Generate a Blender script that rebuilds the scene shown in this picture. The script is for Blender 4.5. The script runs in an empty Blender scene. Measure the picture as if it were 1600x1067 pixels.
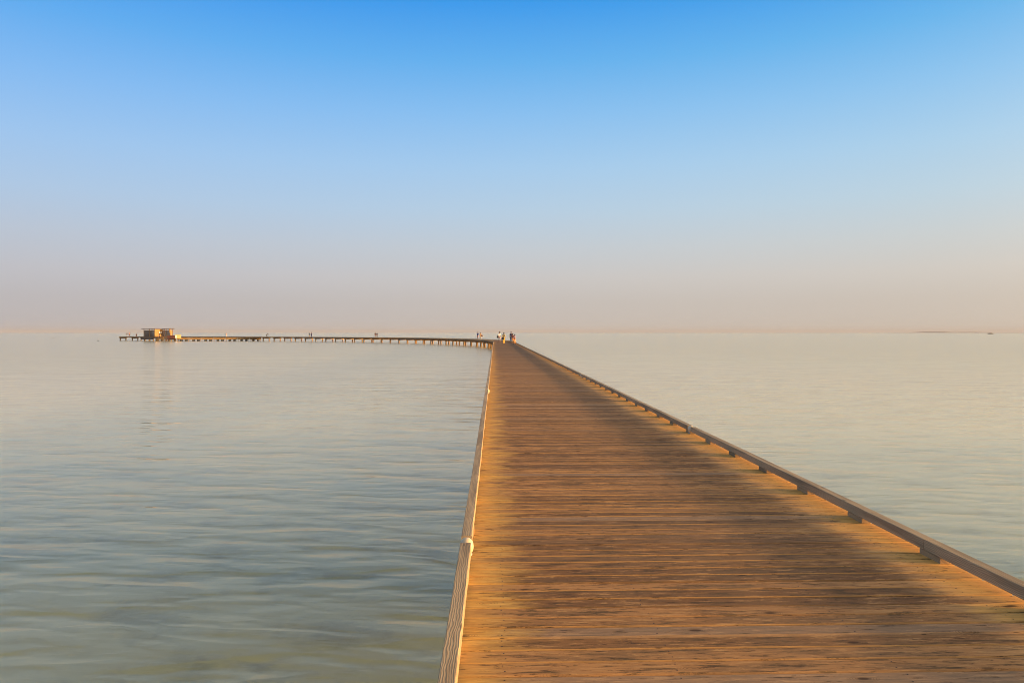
import bpy, math, random
from mathutils import Vector, Matrix, noise
random.seed(7)
SC = bpy.context.scene
COL = SC.collection
R = math.radians

# ------------------------------------------------------------------ camera
DECK = 1.45            # deck top above the water
EYE = 1.70             # eye above the deck
FPX = 1067.0
cam_d = bpy.data.cameras.new('camera'); cam = bpy.data.objects.new('camera', cam_d); COL.objects.link(cam)
cam_d.sensor_width = 36; cam_d.lens = 24.0; cam_d.clip_start = 0.05; cam_d.clip_end = 60000
cam.location = (0, 0, DECK + EYE)
cam.rotation_euler = (R(90 - 0.757), 0, R(-1.45))
SC.camera = cam
SC.cycles.pixel_filter_type = 'BLACKMAN_HARRIS'; SC.cycles.filter_width = 0.9
SC.render.resolution_x = 1024; SC.render.resolution_y = 682

# ------------------------------------------------------------------ sun, sky, exposure
SUN_EL = 5.7
SUN_AZ = 100.0         # clockwise from +Y (the pier runs along +Y): low sun on the right, slightly behind
sd = Vector((math.sin(R(SUN_AZ)) * math.cos(R(SUN_EL)), math.cos(R(SUN_AZ)) * math.cos(R(SUN_EL)), math.sin(R(SUN_EL))))
ld = bpy.data.lights.new('sun', 'SUN'); lo = bpy.data.objects.new('sun', ld); COL.objects.link(lo)
ld.energy = 3.8; ld.angle = R(2.6); ld.color = (1.0, 0.58, 0.24)
lo.rotation_euler = sd.to_track_quat('Z', 'Y').to_euler()
lo.location = (60, -10, 30)
ld.cycles.use_multiple_importance_sampling = False
SC.view_settings.view_transform = 'Standard'; SC.view_settings.look = 'None'
SC.view_settings.gamma = 1; SC.view_settings.use_curve_mapping = False
SC.view_settings.exposure = 1.25
SKY_STRENGTH = 0.42

def lin(c):
    c /= 255.0
    return c / 12.92 if c <= 0.04045 else ((c + 0.055) / 1.055) ** 2.4
def srgb(r, g, b): return (lin(r), lin(g), lin(b), 1.0)

w = bpy.data.worlds.new("World"); SC.world = w; w.use_nodes = True
nt = w.node_tree; nt.nodes.clear()
def N(tree, typ, **kw):
    n = tree.nodes.new(typ)
    for k, v in kw.items():
        if k == 'inp':
            for a, b in v.items(): n.inputs[a].default_value = b
        else: setattr(n, k, v)
    return n
def L(tree, a, b): tree.links.new(a, b)
tc = N(nt, 'ShaderNodeTexCoord')
sep = N(nt, 'ShaderNodeSeparateXYZ'); L(nt, tc.outputs['Generated'], sep.inputs[0])
asin = N(nt, 'ShaderNodeMath', operation='ARCSINE'); L(nt, sep.outputs['Z'], asin.inputs[0])
mr = N(nt, 'ShaderNodeMapRange', inp={'From Min': 0.0, 'From Max': R(90)}); L(nt, asin.outputs[0], mr.inputs['Value'])
ramp = N(nt, 'ShaderNodeValToRGB'); L(nt, mr.outputs[0], ramp.inputs[0])
stops = [(0.0, (198, 188, 181)), (0.7, (199, 190, 183)), (2.5, (199, 192, 187)), (4.5, (203, 200, 199)), (7.0, (197, 205, 213)),
         (10.0, (184, 208, 229)), (13.5, (167, 205, 239)), (17.5, (139, 194, 243)), (21.5, (102, 179, 241)), (26.0, (58, 155, 238)),
         (36.0, (98, 150, 188)), (46.0, (150, 162, 164)), (60.0, (176, 166, 148)), (90.0, (182, 168, 146))]
cr = ramp.color_ramp
cr.interpolation = 'B_SPLINE' if False else 'LINEAR'
while len(cr.elements) > 1: cr.elements.remove(cr.elements[-1])
cr.elements[0].position = 0.0; cr.elements[0].color = srgb(*stops[0][1])
for e, c in stops[1:]:
    el = cr.elements.new(e / 90.0); el.color = srgb(*c)
# the dusty air is warmer and lighter on the sun's side
az = N(nt, 'ShaderNodeCombineXYZ')
for i, k in enumerate((0.17, 0.11, -0.03)):
    m = N(nt, 'ShaderNodeMath', operation='MULTIPLY_ADD', inp={1: k, 2: 1.0}); L(nt, sep.outputs['X'], m.inputs[0]); L(nt, m.outputs[0], az.inputs[i])
mul = N(nt, 'ShaderNodeMixRGB', blend_type='MULTIPLY', inp={'Fac': 1.0}); L(nt, ramp.outputs[0], mul.inputs[1]); L(nt, az.outputs[0], mul.inputs[2])
# wide dusty glow round the low sun (out of the frame, to the right)
vd = N(nt, 'ShaderNodeVectorMath', operation='DOT_PRODUCT'); L(nt, tc.outputs['Generated'], vd.inputs[0]); vd.inputs[1].default_value = tuple(sd)
gm_ = N(nt, 'ShaderNodeMath', operation='MAXIMUM', inp={1: 0.0}); L(nt, vd.outputs['Value'], gm_.inputs[0])
gp = N(nt, 'ShaderNodeMath', operation='POWER', inp={1: 8.0}); L(nt, gm_.outputs[0], gp.inputs[0])
glow = N(nt, 'ShaderNodeMixRGB', blend_type='MULTIPLY', inp={'Fac': 1.0, 'Color2': (8.4, 5.1, 2.1, 1)}); L(nt, gp.outputs[0], glow.inputs[1])
addg = N(nt, 'ShaderNodeMixRGB', blend_type='ADD', inp={'Fac': 1.0}); L(nt, mul.outputs[0], addg.inputs[1]); L(nt, glow.outputs[0], addg.inputs[2])
sky = N(nt, 'ShaderNodeTexSky', sky_type='NISHITA', sun_disc=False, sun_elevation=R(SUN_EL), sun_rotation=R(SUN_AZ), dust_density=4.0, air_density=1.0)
sc_ = N(nt, 'ShaderNodeMixRGB', blend_type='MULTIPLY', inp={'Fac': 1.0, 'Color2': (0.12, 0.12, 0.12, 1)}); L(nt, sky.outputs[0], sc_.inputs[1])
mix = N(nt, 'ShaderNodeMixRGB', blend_type='MIX', inp={'Fac': 0.03}); L(nt, addg.outputs[0], mix.inputs[1]); L(nt, sc_.outputs[0], mix.inputs[2])
bg = N(nt, 'ShaderNodeBackground', inp={'Strength': SKY_STRENGTH}); L(nt, mix.outputs[0], bg.inputs['Color'])
wo = N(nt, 'ShaderNodeOutputWorld'); L(nt, bg.outputs[0], wo.inputs['Surface'])

# ------------------------------------------------------------------ material helpers
def new_mat(name):
    m = bpy.data.materials.new(name); m.use_nodes = True
    t = m.node_tree; t.nodes.clear()
    b = N(t, 'ShaderNodeBsdfPrincipled'); o = N(t, 'ShaderNodeOutputMaterial'); L(t, b.outputs[0], o.inputs['Surface'])
    return m, t, b
def mathn(t, op, a, b=None, c=None, clamp=False):
    n = N(t, 'ShaderNodeMath', operation=op); n.use_clamp = clamp
    for i, v in enumerate((a, b, c)):
        if v is None: continue
        if isinstance(v, (int, float)): n.inputs[i].default_value = v
        else: L(t, v, n.inputs[i])
    return n.outputs[0]
def rng(t, v, a, b, c=0.0, d=1.0, smooth=False):
    n = N(t, 'ShaderNodeMapRange', inp={'From Min': a, 'From Max': b, 'To Min': c, 'To Max': d})
    if smooth: n.interpolation_type = 'SMOOTHSTEP'
    L(t, v, n.inputs['Value']); return n.outputs[0]
def scalev(t, v, s, off=(0, 0, 0)):
    n = N(t, 'ShaderNodeMapping'); n.inputs['Scale'].default_value = s; n.inputs['Location'].default_value = off
    L(t, v, n.inputs['Vector']); return n.outputs[0]
def noise_t(t, v, scale=1.0, detail=3.0, rough=0.55, dist=0.0):
    n = N(t, 'ShaderNodeTexNoise', inp={'Scale': scale, 'Detail': detail, 'Roughness': rough, 'Distortion': dist})
    L(t, v, n.inputs['Vector']); return n.outputs['Fac']
def mixc(t, f, a, b, mode='MIX'):
    n = N(t, 'ShaderNodeMixRGB', blend_type=mode)
    if isinstance(f, (int, float)): n.inputs[0].default_value = f
    else: L(t, f, n.inputs[0])
    for i, v in ((1, a), (2, b)):
        if isinstance(v, tuple): n.inputs[i].default_value = v if len(v) == 4 else (*v, 1)
        else: L(t, v, n.inputs[i])
    return n.outputs[0]
def attr(t, name):
    n = N(t, 'ShaderNodeAttribute'); n.attribute_name = name; return n
def bump(t, b, h, strength, dist):
    n = N(t, 'ShaderNodeBump', inp={'Strength': strength, 'Distance': dist}); L(t, h, n.inputs['Height']); L(t, n.outputs[0], b.inputs['Normal'])
    return n

def plain(name, col, rough=0.7, var=0.15, scale=6.0, metallic=0.0):
    m, t, b = new_mat(name)
    tcn = N(t, 'ShaderNodeTexCoord')
    n = noise_t(t, tcn.outputs['Object'], scale, 4)
    d = tuple(c * (1 - var) for c in col); l_ = tuple(min(1, c * (1 + var)) for c in col)
    L(t, mixc(t, n, d, l_), b.inputs['Base Color'])
    b.inputs['Roughness'].default_value = rough; b.inputs['Metallic'].default_value = metallic
    bump(t, b, n, 0.2, 0.01)
    return m

# weathered deck planks: 'gc' = (metres along the plank, metres across, random per plank)
def deck_material():
    m, t, b = new_mat('weathered_deck_wood')
    gc = attr(t, 'gc').outputs['Vector']; rn = attr(t, 'rnd').outputs['Fac']; ed = attr(t, 'edge').outputs['Fac']
    s = N(t, 'ShaderNodeSeparateXYZ'); L(t, gc, s.inputs[0]); u = s.outputs['X']
    off = N(t, 'ShaderNodeVectorMath', operation='MULTIPLY_ADD'); 
    cmb = N(t, 'ShaderNodeCombineXYZ'); L(t, rn, cmb.inputs[0]); L(t, rn, cmb.inputs[2])
    L(t, cmb.outputs[0], off.inputs[0]); off.inputs[1].default_value = (53.0, 0, 211.0); L(t, gc, off.inputs[2])
    g = off.outputs[0]
    grain = noise_t(t, scalev(t, g, (4.0, 34, 1)), 1.0, 7, 0.78, 0.3)
    fine = noise_t(t, scalev(t, g, (5.0, 260, 1)), 1.0, 4, 0.65)
    stain = noise_t(t, scalev(t, g, (1.5, 6, 1)), 1.0, 5, 0.62)
    big = noise_t(t, scalev(t, gc, (0.8, 0.25, 0)), 1.0, 3, 0.5)
    blot = noise_t(t, scalev(t, g, (9.0, 40, 1), (3, 8, 2)), 1.0, 5, 0.7)
    crack = noise_t(t, scalev(t, g, (5.0, 60, 1), (9, 4, 6)), 1.0, 5, 0.7)
    worn = mixc(t, rng(t, rn, 0.1, 0.9), (0.215, 0.105, 0.040), (0.48, 0.245, 0.090))
    worn = mixc(t, rng(t, stain, 0.50, 0.62, 0, 0.6), worn, (0.16, 0.098, 0.050))
    worn = mixc(t, rng(t, grain, 0.55, 0.59, 0, 0.75), worn, (0.60, 0.34, 0.135))
    worn = mixc(t, rng(t, grain, 0.46, 0.42, 0, 0.8), worn, (0.068, 0.048, 0.022))
    worn = mixc(t, rng(t, big, 0.4, 0.65, 0, 0.3), worn, (0.22, 0.15, 0.085))
    odd = mathn(t, 'FRACT', mathn(t, 'MULTIPLY', rn, 17.7))
    worn = mixc(t, rng(t, odd, 0.86, 0.90, 0, 0.45), worn, (0.11, 0.075, 0.048))
    worn = mixc(t, rng(t, odd, 0.14, 0.10, 0, 0.40), worn, (0.46, 0.33, 0.22))
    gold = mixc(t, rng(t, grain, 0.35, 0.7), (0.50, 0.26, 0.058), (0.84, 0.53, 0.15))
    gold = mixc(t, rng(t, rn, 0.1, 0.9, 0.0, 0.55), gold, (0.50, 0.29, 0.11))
    # beside both kerbs: unworn wood, with sun patches and golden kerb bounce painted in
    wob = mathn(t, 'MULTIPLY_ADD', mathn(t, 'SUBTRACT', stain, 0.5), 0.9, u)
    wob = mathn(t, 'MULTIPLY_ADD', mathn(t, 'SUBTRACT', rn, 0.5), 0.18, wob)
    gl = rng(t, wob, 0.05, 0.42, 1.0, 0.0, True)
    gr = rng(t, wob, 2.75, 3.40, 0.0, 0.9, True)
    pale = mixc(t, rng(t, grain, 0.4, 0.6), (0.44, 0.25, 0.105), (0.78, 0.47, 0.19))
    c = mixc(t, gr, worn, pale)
    c = mixc(t, rng(t, wob, 3.08, 3.42, 0.0, 0.8, True), c, (0.88, 0.47, 0.12))  # gold of the sun patches by the right kerb, put into the colour
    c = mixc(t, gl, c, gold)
    c = mixc(t, mathn(t, 'MULTIPLY', ed, rng(t, mathn(t, 'FRACT', mathn(t, 'MULTIPLY', rn, 7.3)), 0.2, 0.9, 0.1, 0.9)), c, (0.56, 0.31, 0.10))
    dk = mathn(t, 'MAXIMUM', rng(t, blot, 0.63, 0.70), rng(t, crack, 0.60, 0.63))
    c = mixc(t, mathn(t, 'MULTIPLY', dk, 0.82), c, (0.055, 0.036, 0.024))
    c = mixc(t, rng(t, fine, 0.35, 0.62, 0.38, 0.0), c, (0.07, 0.045, 0.03))
    # rail shade and self-shadowing of the far boards, painted in as a darker tone
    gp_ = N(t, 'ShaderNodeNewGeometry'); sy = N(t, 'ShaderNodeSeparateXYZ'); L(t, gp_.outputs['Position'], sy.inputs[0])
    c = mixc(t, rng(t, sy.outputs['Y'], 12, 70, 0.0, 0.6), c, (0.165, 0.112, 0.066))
    # knots
    kn = N(t, 'ShaderNodeTexVoronoi', inp={'Scale': 1.0, 'Randomness': 1.0}); L(t, scalev(t, g, (3.2, 9.0, 3.1)), kn.inputs['Vector'])
    kmask = N(t, 'ShaderNodeSeparateColor'); L(t, kn.outputs['Color'], kmask.inputs[0]); kmk = rng(t, kmask.outputs[0], 0.55, 0.75)
    kd = rng(t, kn.outputs['Distance'], 0.07, 0.16, 1.0, 0.0, True)
    ring_ = mathn(t, 'MULTIPLY', rng(t, kn.outputs['Distance'], 0.34, 0.20, 0.0, 1.0, True), mathn(t, 'SINE', mathn(t, 'MULTIPLY', kn.outputs['Distance'], 150.0)), clamp=True)
    c = mixc(t, mathn(t, 'MULTIPLY', mathn(t, 'MULTIPLY', ring_, kmk), 0.55), c, (0.10, 0.055, 0.028))
    c = mixc(t, mathn(t, 'MULTIPLY', mathn(t, 'MULTIPLY', kd, kmk), 0.85), c, (0.05, 0.026, 0.014))
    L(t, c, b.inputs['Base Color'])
    b.inputs['Roughness'].default_value = 0.8; b.inputs['Specular IOR Level'].default_value = 0.15
    h = mathn(t, 'ADD', mathn(t, 'MULTIPLY', grain, 0.6), mathn(t, 'MULTIPLY', fine, 0.4))
    h = mathn(t, 'SUBTRACT', h, mathn(t, 'MULTIPLY', kd, 0.3))
    h = mathn(t, 'SUBTRACT', h, mathn(t, 'MULTIPLY', dk, 0.5))
    bump(t, b, h, 0.8, 0.005)
    return m

# beams: 'gc' = (metres along, metres around the section, random per piece)
def beam_material(name, light, dark, gold=None, lines=150.0):
    m, t, b = new_mat(name)
    gc = attr(t, 'gc').outputs['Vector']; rn = attr(t, 'rnd').outputs['Fac']
    cmb = N(t, 'ShaderNodeCombineXYZ'); L(t, rn, cmb.inputs[0]); L(t, rn, cmb.inputs[2])
    off = N(t, 'ShaderNodeVectorMath', operation='MULTIPLY_ADD'); L(t, cmb.outputs[0], off.inputs[0]); off.inputs[1].default_value = (31.0, 0, 97.0); L(t, gc, off.inputs[2])
    g = off.outputs[0]
    s = N(t, 'ShaderNodeSeparateXYZ'); L(t, g, s.inputs[0])
    meander = noise_t(t, scalev(t, g, (3.2, 11, 1)), 1.0, 2, 0.5)
    meander2 = noise_t(t, scalev(t, g, (14.0, 30, 1)), 1.0, 2, 0.5)
    ph = mathn(t, 'MULTIPLY', s.outputs['Y'], lines * 6.283)
    ph = mathn(t, 'MULTIPLY_ADD', meander, 26.0, ph)
    ph = mathn(t, 'MULTIPLY_ADD', meander2, 7.0, ph)
    ring = mathn(t, 'MULTIPLY_ADD', mathn(t, 'SINE', ph), 0.5, 0.5)
    ring = mathn(t, 'POWER', ring, 1.6)
    tone = noise_t(t, scalev(t, g, (0.9, 12, 1)), 1.0, 4, 0.6)
    fine = noise_t(t, scalev(t, g, (8, 400, 1)), 1.0, 3, 0.6)
    c = mixc(t, ring, light, dark)
    c = mixc(t, rng(t, tone, 0.45, 0.62, 0.0, 0.7), c, tuple(x * 0.62 for x in dark))
    c = mixc(t, rng(t, fine, 0.35, 0.6, 0.3, 0.0), c, tuple(x * 0.4 for x in dark))
    kn = N(t, 'ShaderNodeTexVoronoi', inp={'Scale': 1.0, 'Randomness': 1.0}); L(t, scalev(t, g, (2.6, 9.0, 3.1)), kn.inputs['Vector'])
    c = mixc(t, rng(t, kn.outputs['Distance'], 0.05, 0.13, 0.8, 0.0, True), c, tuple(x * 0.3 for x in dark))
    if gold:
        face = attr(t, 'inner').outputs['Fac']
        c = mixc(t, face, c, gold)
    L(t, c, b.inputs['Base Color']); b.inputs['Roughness'].default_value = 0.75; b.inputs['Specular IOR Level'].default_value = 0.3
    h = mathn(t, 'ADD', mathn(t, 'MULTIPLY', ring, -0.7), mathn(t, 'MULTIPLY', fine, 0.5))
    bump(t, b, h, 0.3, 0.003)
    return m

def seabed_material():
    m, t, b = new_mat('sand_and_weed_sea_bed')
    geo = N(t, 'ShaderNodeNewGeometry'); q = geo.outputs['Position']
    bed = noise_t(t, scalev(t, q, (0.7, 1.2, 1)), 1.0, 5, 0.65, 0.2)
    bed2 = noise_t(t, scalev(t, q, (0.04, 0.07, 1), (5, 3, 0)), 1.0, 3, 0.5)
    # open pale sand offshore, weedy bottom round the near part of the pier
    dd = N(t, 'ShaderNodeVectorMath', operation='DISTANCE'); L(t, q, dd.inputs[0]); dd.inputs[1].default_value = (0, 3, -1.35)
    off = mathn(t, 'MULTIPLY_ADD', mathn(t, 'SUBTRACT', bed2, 0.5), 30.0, dd.outputs['Value'])
    sand = mixc(t, rng(t, off, 5, 34, 0, 1, True), (0.45, 0.49, 0.35), (0.98, 0.90, 0.56))
    weed = mixc(t, rng(t, off, 5, 34, 0, 1, True), (0.34, 0.365, 0.25), (0.88, 0.80, 0.48))
    c = mixc(t, rng(t, bed, 0.50, 0.64), sand, weed)
    L(t, c, b.inputs['Base Color']); b.inputs['Roughness'].default_value = 0.95; b.inputs['Specular IOR Level'].default_value = 0.0
    return m

def water_material():
    m, t, b = new_mat('shallow_sea_water')
    geo = N(t, 'ShaderNodeNewGeometry'); p = geo.outputs['Position']
    rot = N(t, 'ShaderNodeMapping'); rot.inputs['Rotation'].default_value = (0, 0, R(7)); L(t, p, rot.inputs['Vector']); q = rot.outputs[0]
    b.inputs['Base Color'].default_value = (0.96, 0.97, 0.82, 1); b.inputs['Transmission Weight'].default_value = 1.0
    b.inputs['IOR'].default_value = 1.333
    l2 = N(t, 'ShaderNodeVectorMath', operation='LENGTH'); L(t, p, l2.inputs[0])
    L(t, rng(t, l2.outputs['Value'], 12, 80, 0.0, 0.17), b.inputs['Roughness'])
    # long soft swell and finer ripples, crests across the view
    w0 = noise_t(t, scalev(t, q, (0.20, 0.62, 1), (11, 2, 0)), 1.0, 1, 0.4)
    w1 = noise_t(t, scalev(t, q, (0.60, 1.75, 1)), 1.0, 1, 0.4)
    w2 = noise_t(t, scalev(t, q, (1.4, 4.2, 1), (3, 9, 0)), 1.0, 1, 0.4)
    w4 = noise_t(t, scalev(t, q, (2.4, 11.0, 1), (7, 1, 0)), 1.0, 2, 0.5)
    w3 = noise_t(t, scalev(t, q, (0.05, 0.20, 1), (1, 4, 0)), 1.0, 2, 0.5)
    calm = rng(t, noise_t(t, scalev(t, q, (0.010, 0.035, 1), (8, 2, 0)), 1.0, 3, 0.5), 0.34, 0.66, 0.5, 1.0, True)
    def crest(n, k):      # rounded troughs, narrower crests
        return mathn(t, 'POWER', mathn(t, 'SUBTRACT', 1.0, mathn(t, 'ABSOLUTE', mathn(t, 'MULTIPLY', mathn(t, 'SUBTRACT', n, 0.5), 3.0)), clamp=True), k)
    h = mathn(t, 'MULTIPLY_ADD', w0, 0.10, mathn(t, 'MULTIPLY', w1, 0.11))
    h = mathn(t, 'MULTIPLY_ADD', crest(w1, 1.6), 0.016, h)
    h = mathn(t, 'MULTIPLY_ADD', w2, 0.034, h)
    h = mathn(t, 'MULTIPLY_ADD', crest(w2, 1.5), 0.006, h)
    h = mathn(t, 'MULTIPLY_ADD', w4, 0.006, h)
    h = mathn(t, 'SUBTRACT', h, 0.135)
    ln_ = N(t, 'ShaderNodeVectorMath', operation='LENGTH'); L(t, p, ln_.inputs[0])
    lee = rng(t, ln_.outputs['Value'], -60, 120, 1.45, 0.07, True)   # the breeze dies away offshore
    h = mathn(t, 'MULTIPLY', h, mathn(t, 'MULTIPLY', calm, lee))
    h = mathn(t, 'MULTIPLY_ADD', w3, 0.04, h)
    bump(t, b, h, 1.0, 1.0)
    return m

MAT = {}
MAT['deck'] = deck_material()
MAT['rail'] = beam_material('weathered_kerb_wood', (0.54, 0.40, 0.235), (0.33, 0.235, 0.135), gold=None, lines=80)
MAT['block'] = beam_material('spacer_block_wood', (0.50, 0.34, 0.18), (0.32, 0.21, 0.11), lines=120)
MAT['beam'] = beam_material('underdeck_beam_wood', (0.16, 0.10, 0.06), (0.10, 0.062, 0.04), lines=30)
MAT['pile'] = beam_material('timber_pile_wood', (0.46, 0.27, 0.11), (0.26, 0.15, 0.065), lines=25)
MAT['nail'] = plain('rusty_nail', (0.03, 0.018, 0.012), 0.6, metallic=0.4)
MAT['lamp'] = plain('cream_lamp_dome', (0.62, 0.50, 0.33), 0.35, 0.04)
MAT['lampbase'] = plain('lamp_base_metal', (0.42, 0.40, 0.36), 0.5, 0.1)
MAT['water'] = water_material(); MAT['bed'] = seabed_material()

# ------------------------------------------------------------------ object helpers
def tag(o, label=None, cat=None, group=None, kind=None):
    if label: o['label'] = label
    if cat: o['category'] = cat
    if group: o['group'] = group
    if kind: o['kind'] = kind
    return o
def empty(name, loc=(0, 0, 0), rz=0.0):
    o = bpy.data.objects.new(name, None); COL.objects.link(o); o.location = loc; o.rotation_euler = (0, 0, rz); o.empty_display_size = 0.3
    return o
class MB:
    def __init__(s): s.v = []; s.f = []; s.m = []; s.gc = []; s.rnd = []; s.edge = []
    def add(s, verts, faces, mi=0, gc=None, rnd=0.0, edge=None):
        b = len(s.v); s.v += [tuple(v) for v in verts]; s.f += [tuple(i + b for i in f) for f in faces]; s.m += [mi] * len(faces)
        s.gc += gc if gc else [tuple(v) for v in verts]
        s.rnd += [rnd] * len(verts); s.edge += edge if edge else [0.0] * len(verts)
    def box(s, x0, x1, y0, y1, z0, z1, mi=0, rnd=None, axis=0, M=None):
        vs = [Vector((x, y, z)) for x in (x0, x1) for y in (y0, y1) for z in (z0, z1)]
        fs = [(0, 1, 3, 2), (4, 6, 7, 5), (0, 4, 5, 1), (2, 3, 7, 6), (0, 2, 6, 4), (1, 5, 7, 3)]
        r = random.random() if rnd is None else rnd
        V = []; F = []; G = []
        for f in fs:
            b = len(V)
            for i in f:
                p = vs[i]; V.append(M @ p if M else p)
                q = (p[axis], p[(axis + 1) % 3] + p[(axis + 2) % 3], r); G.append(q)
            F.append((b, b + 1, b + 2, b + 3))
        s.add(V, F, mi, G, r)
    def cyl(s, c, r0, r1, z0, z1, n=12, mi=0, cap=True, M=None):
        V = []; G = []; rn = random.random()
        for k, (r, z) in enumerate(((r0, z0), (r1, z1))):
            for i in range(n):
                a = 2 * math.pi * i / n; p = Vector((c[0] + r * math.cos(a), c[1] + r * math.sin(a), z)); V.append(M @ p if M else p)
                G.append((z, a * r, rn))
        F = [(i, (i + 1) % n, n + (i + 1) % n, n + i) for i in range(n)]
        if cap: F += [tuple(range(n, 2 * n)), tuple(reversed(range(n)))]
        s.add(V, F, mi, G, rn)
    def lathe(s, prof, c=(0, 0, 0), n=20, mi=0):
        V = []; F = []
        for r, z in prof:
            for i in range(n):
                a = 2 * math.pi * i / n; V.append((c[0] + r * math.cos(a), c[1] + r * math.sin(a), c[2] + z))
        for k in range(len(prof) - 1):
            for i in range(n): F.append((k * n + i, k * n + (i + 1) % n, (k + 1) * n + (i + 1) % n, (k + 1) * n + i))
        F.append(tuple(range((len(prof) - 1) * n, len(prof) * n))); F.append(tuple(reversed(range(n))))
        s.add(V, F, mi)
    def build(s, name, mats, parent=None, smooth=False):
        me = bpy.data.meshes.new(name); me.from_pydata(s.v, [], s.f); 
        for mm in (mats if isinstance(mats, list) else [mats]): me.materials.append(mm)
        me.polygons.foreach_set('material_index', s.m)
        a = me.attributes.new('gc', 'FLOAT_VECTOR', 'POINT'); a.data.foreach_set('vector', [x for v in s.gc for x in v])
        a = me.attributes.new('rnd', 'FLOAT', 'POINT'); a.data.foreach_set('value', s.rnd)
        a = me.attributes.new('edge', 'FLOAT', 'POINT'); a.data.foreach_set('value', s.edge)
        if smooth: me.polygons.foreach_set('use_smooth', [True] * len(me.polygons))
        me.update()
        o = bpy.data.objects.new(name, me); COL.objects.link(o)
        if parent: o.parent = parent
        return o

# ------------------------------------------------------------------ the pier's line
CX = 1.53                                  # centre of the walkway, the camera stands near its left kerb
def ray(px, z):
    """x of the point z metres out that the photograph shows in column px"""
    return math.tan(math.atan((px - 800) / FPX) + R(1.45)) * z
CTRL = [(CX, -26), (CX, 0), (CX, 60), (CX, 100), (CX, 120), (1.15, 131), (-0.3, 144), (-4.0, 161), (-12.5, 183)] + [(ray(px, z), z) for px, z in ((620, 211), (545, 231), (474, 245), (405, 255), (330, 262), (264, 266), (190, 270))]
def catmull(P, n=14):
    out = []
    for i in range(len(P) - 1):
        p0 = P[max(i - 1, 0)]; p1 = P[i]; p2 = P[i + 1]; p3 = P[min(i + 2, len(P) - 1)]
        for k in range(n):
            t = k / n
            def c(a):
                # centripetal-ish with length scaled tangents
                d1 = math.dist(p0, p1) or 1; d2 = math.dist(p1, p2) or 1; d3 = math.dist(p2, p3) or 1
                m1 = ((p1[a] - p0[a]) / d1 * d2 + (p2[a] - p1[a])) / 2 if i > 0 else p2[a] - p1[a]
                m2 = ((p3[a] - p2[a]) / d3 * d2 + (p2[a] - p1[a])) / 2
                return (2 * t**3 - 3 * t**2 + 1) * p1[a] + (t**3 - 2 * t**2 + t) * m1 + (-2 * t**3 + 3 * t**2) * p2[a] + (t**3 - t**2) * m2
            out.append((c(0), c(1)))
    out.append(P[-1]); return out
PTS = catmull(CTRL)
ARC = [0.0]
for i in range(1, len(PTS)): ARC.append(ARC[-1] + math.dist(PTS[i - 1], PTS[i]))
STOT = ARC[-1]
import bisect
def at(s):
    """point, tangent at arc length s (s=0 is 26 m behind the camera)"""
    i = min(max(bisect.bisect_right(ARC, s) - 1, 0), len(PTS) - 2)
    f = (s - ARC[i]) / (ARC[i + 1] - ARC[i]); a, b = PTS[i], PTS[i + 1]
    p = Vector((a[0] + (b[0] - a[0]) * f, a[1] + (b[1] - a[1]) * f, 0))
    def tan(j):
        j0 = max(j - 1, 0); j1 = min(j + 1, len(PTS) - 1); return Vector((PTS[j1][0] - PTS[j0][0], PTS[j1][1] - PTS[j0][1], 0)).normalized()
    t = (tan(i) * (1 - f) + tan(i + 1) * f).normalized()
    return p, t
def W(s, x, z):
    """x = metres right of the walkway's left kerb (inner face); z = height above the deck"""
    p, t = at(s); n = Vector((t.y, -t.x, 0))
    return p + n * (x - 1.707) + Vector((0, 0, DECK + z))
S0 = 26.0                                  # arc length at the camera
def s_at_px(px):
    best = None
    s = S0 + 90
    while s < STOT:
        p, _ = at(s)
        x = 800 + math.tan(math.atan2(p.x, p.y) - R(1.45)) * FPX
        if best is None or abs(x - px) < best[0]: best = (abs(x - px), s)
        s += 0.5
    return best[1]
WID = 3.447                                # between the kerbs' inner faces

# ------------------------------------------------------------------ pier
pier = tag(empty('pier', (CX, 0, 0)), 'long timber pier running straight out over the sea and bending left to the hut', 'pier')
inv = Matrix.Translation((-CX, 0, 0))
def pb(mb, name, mat, smooth=False):
    o = mb.build(name, mat, pier, smooth); o.matrix_parent_inverse = inv; return o

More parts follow.
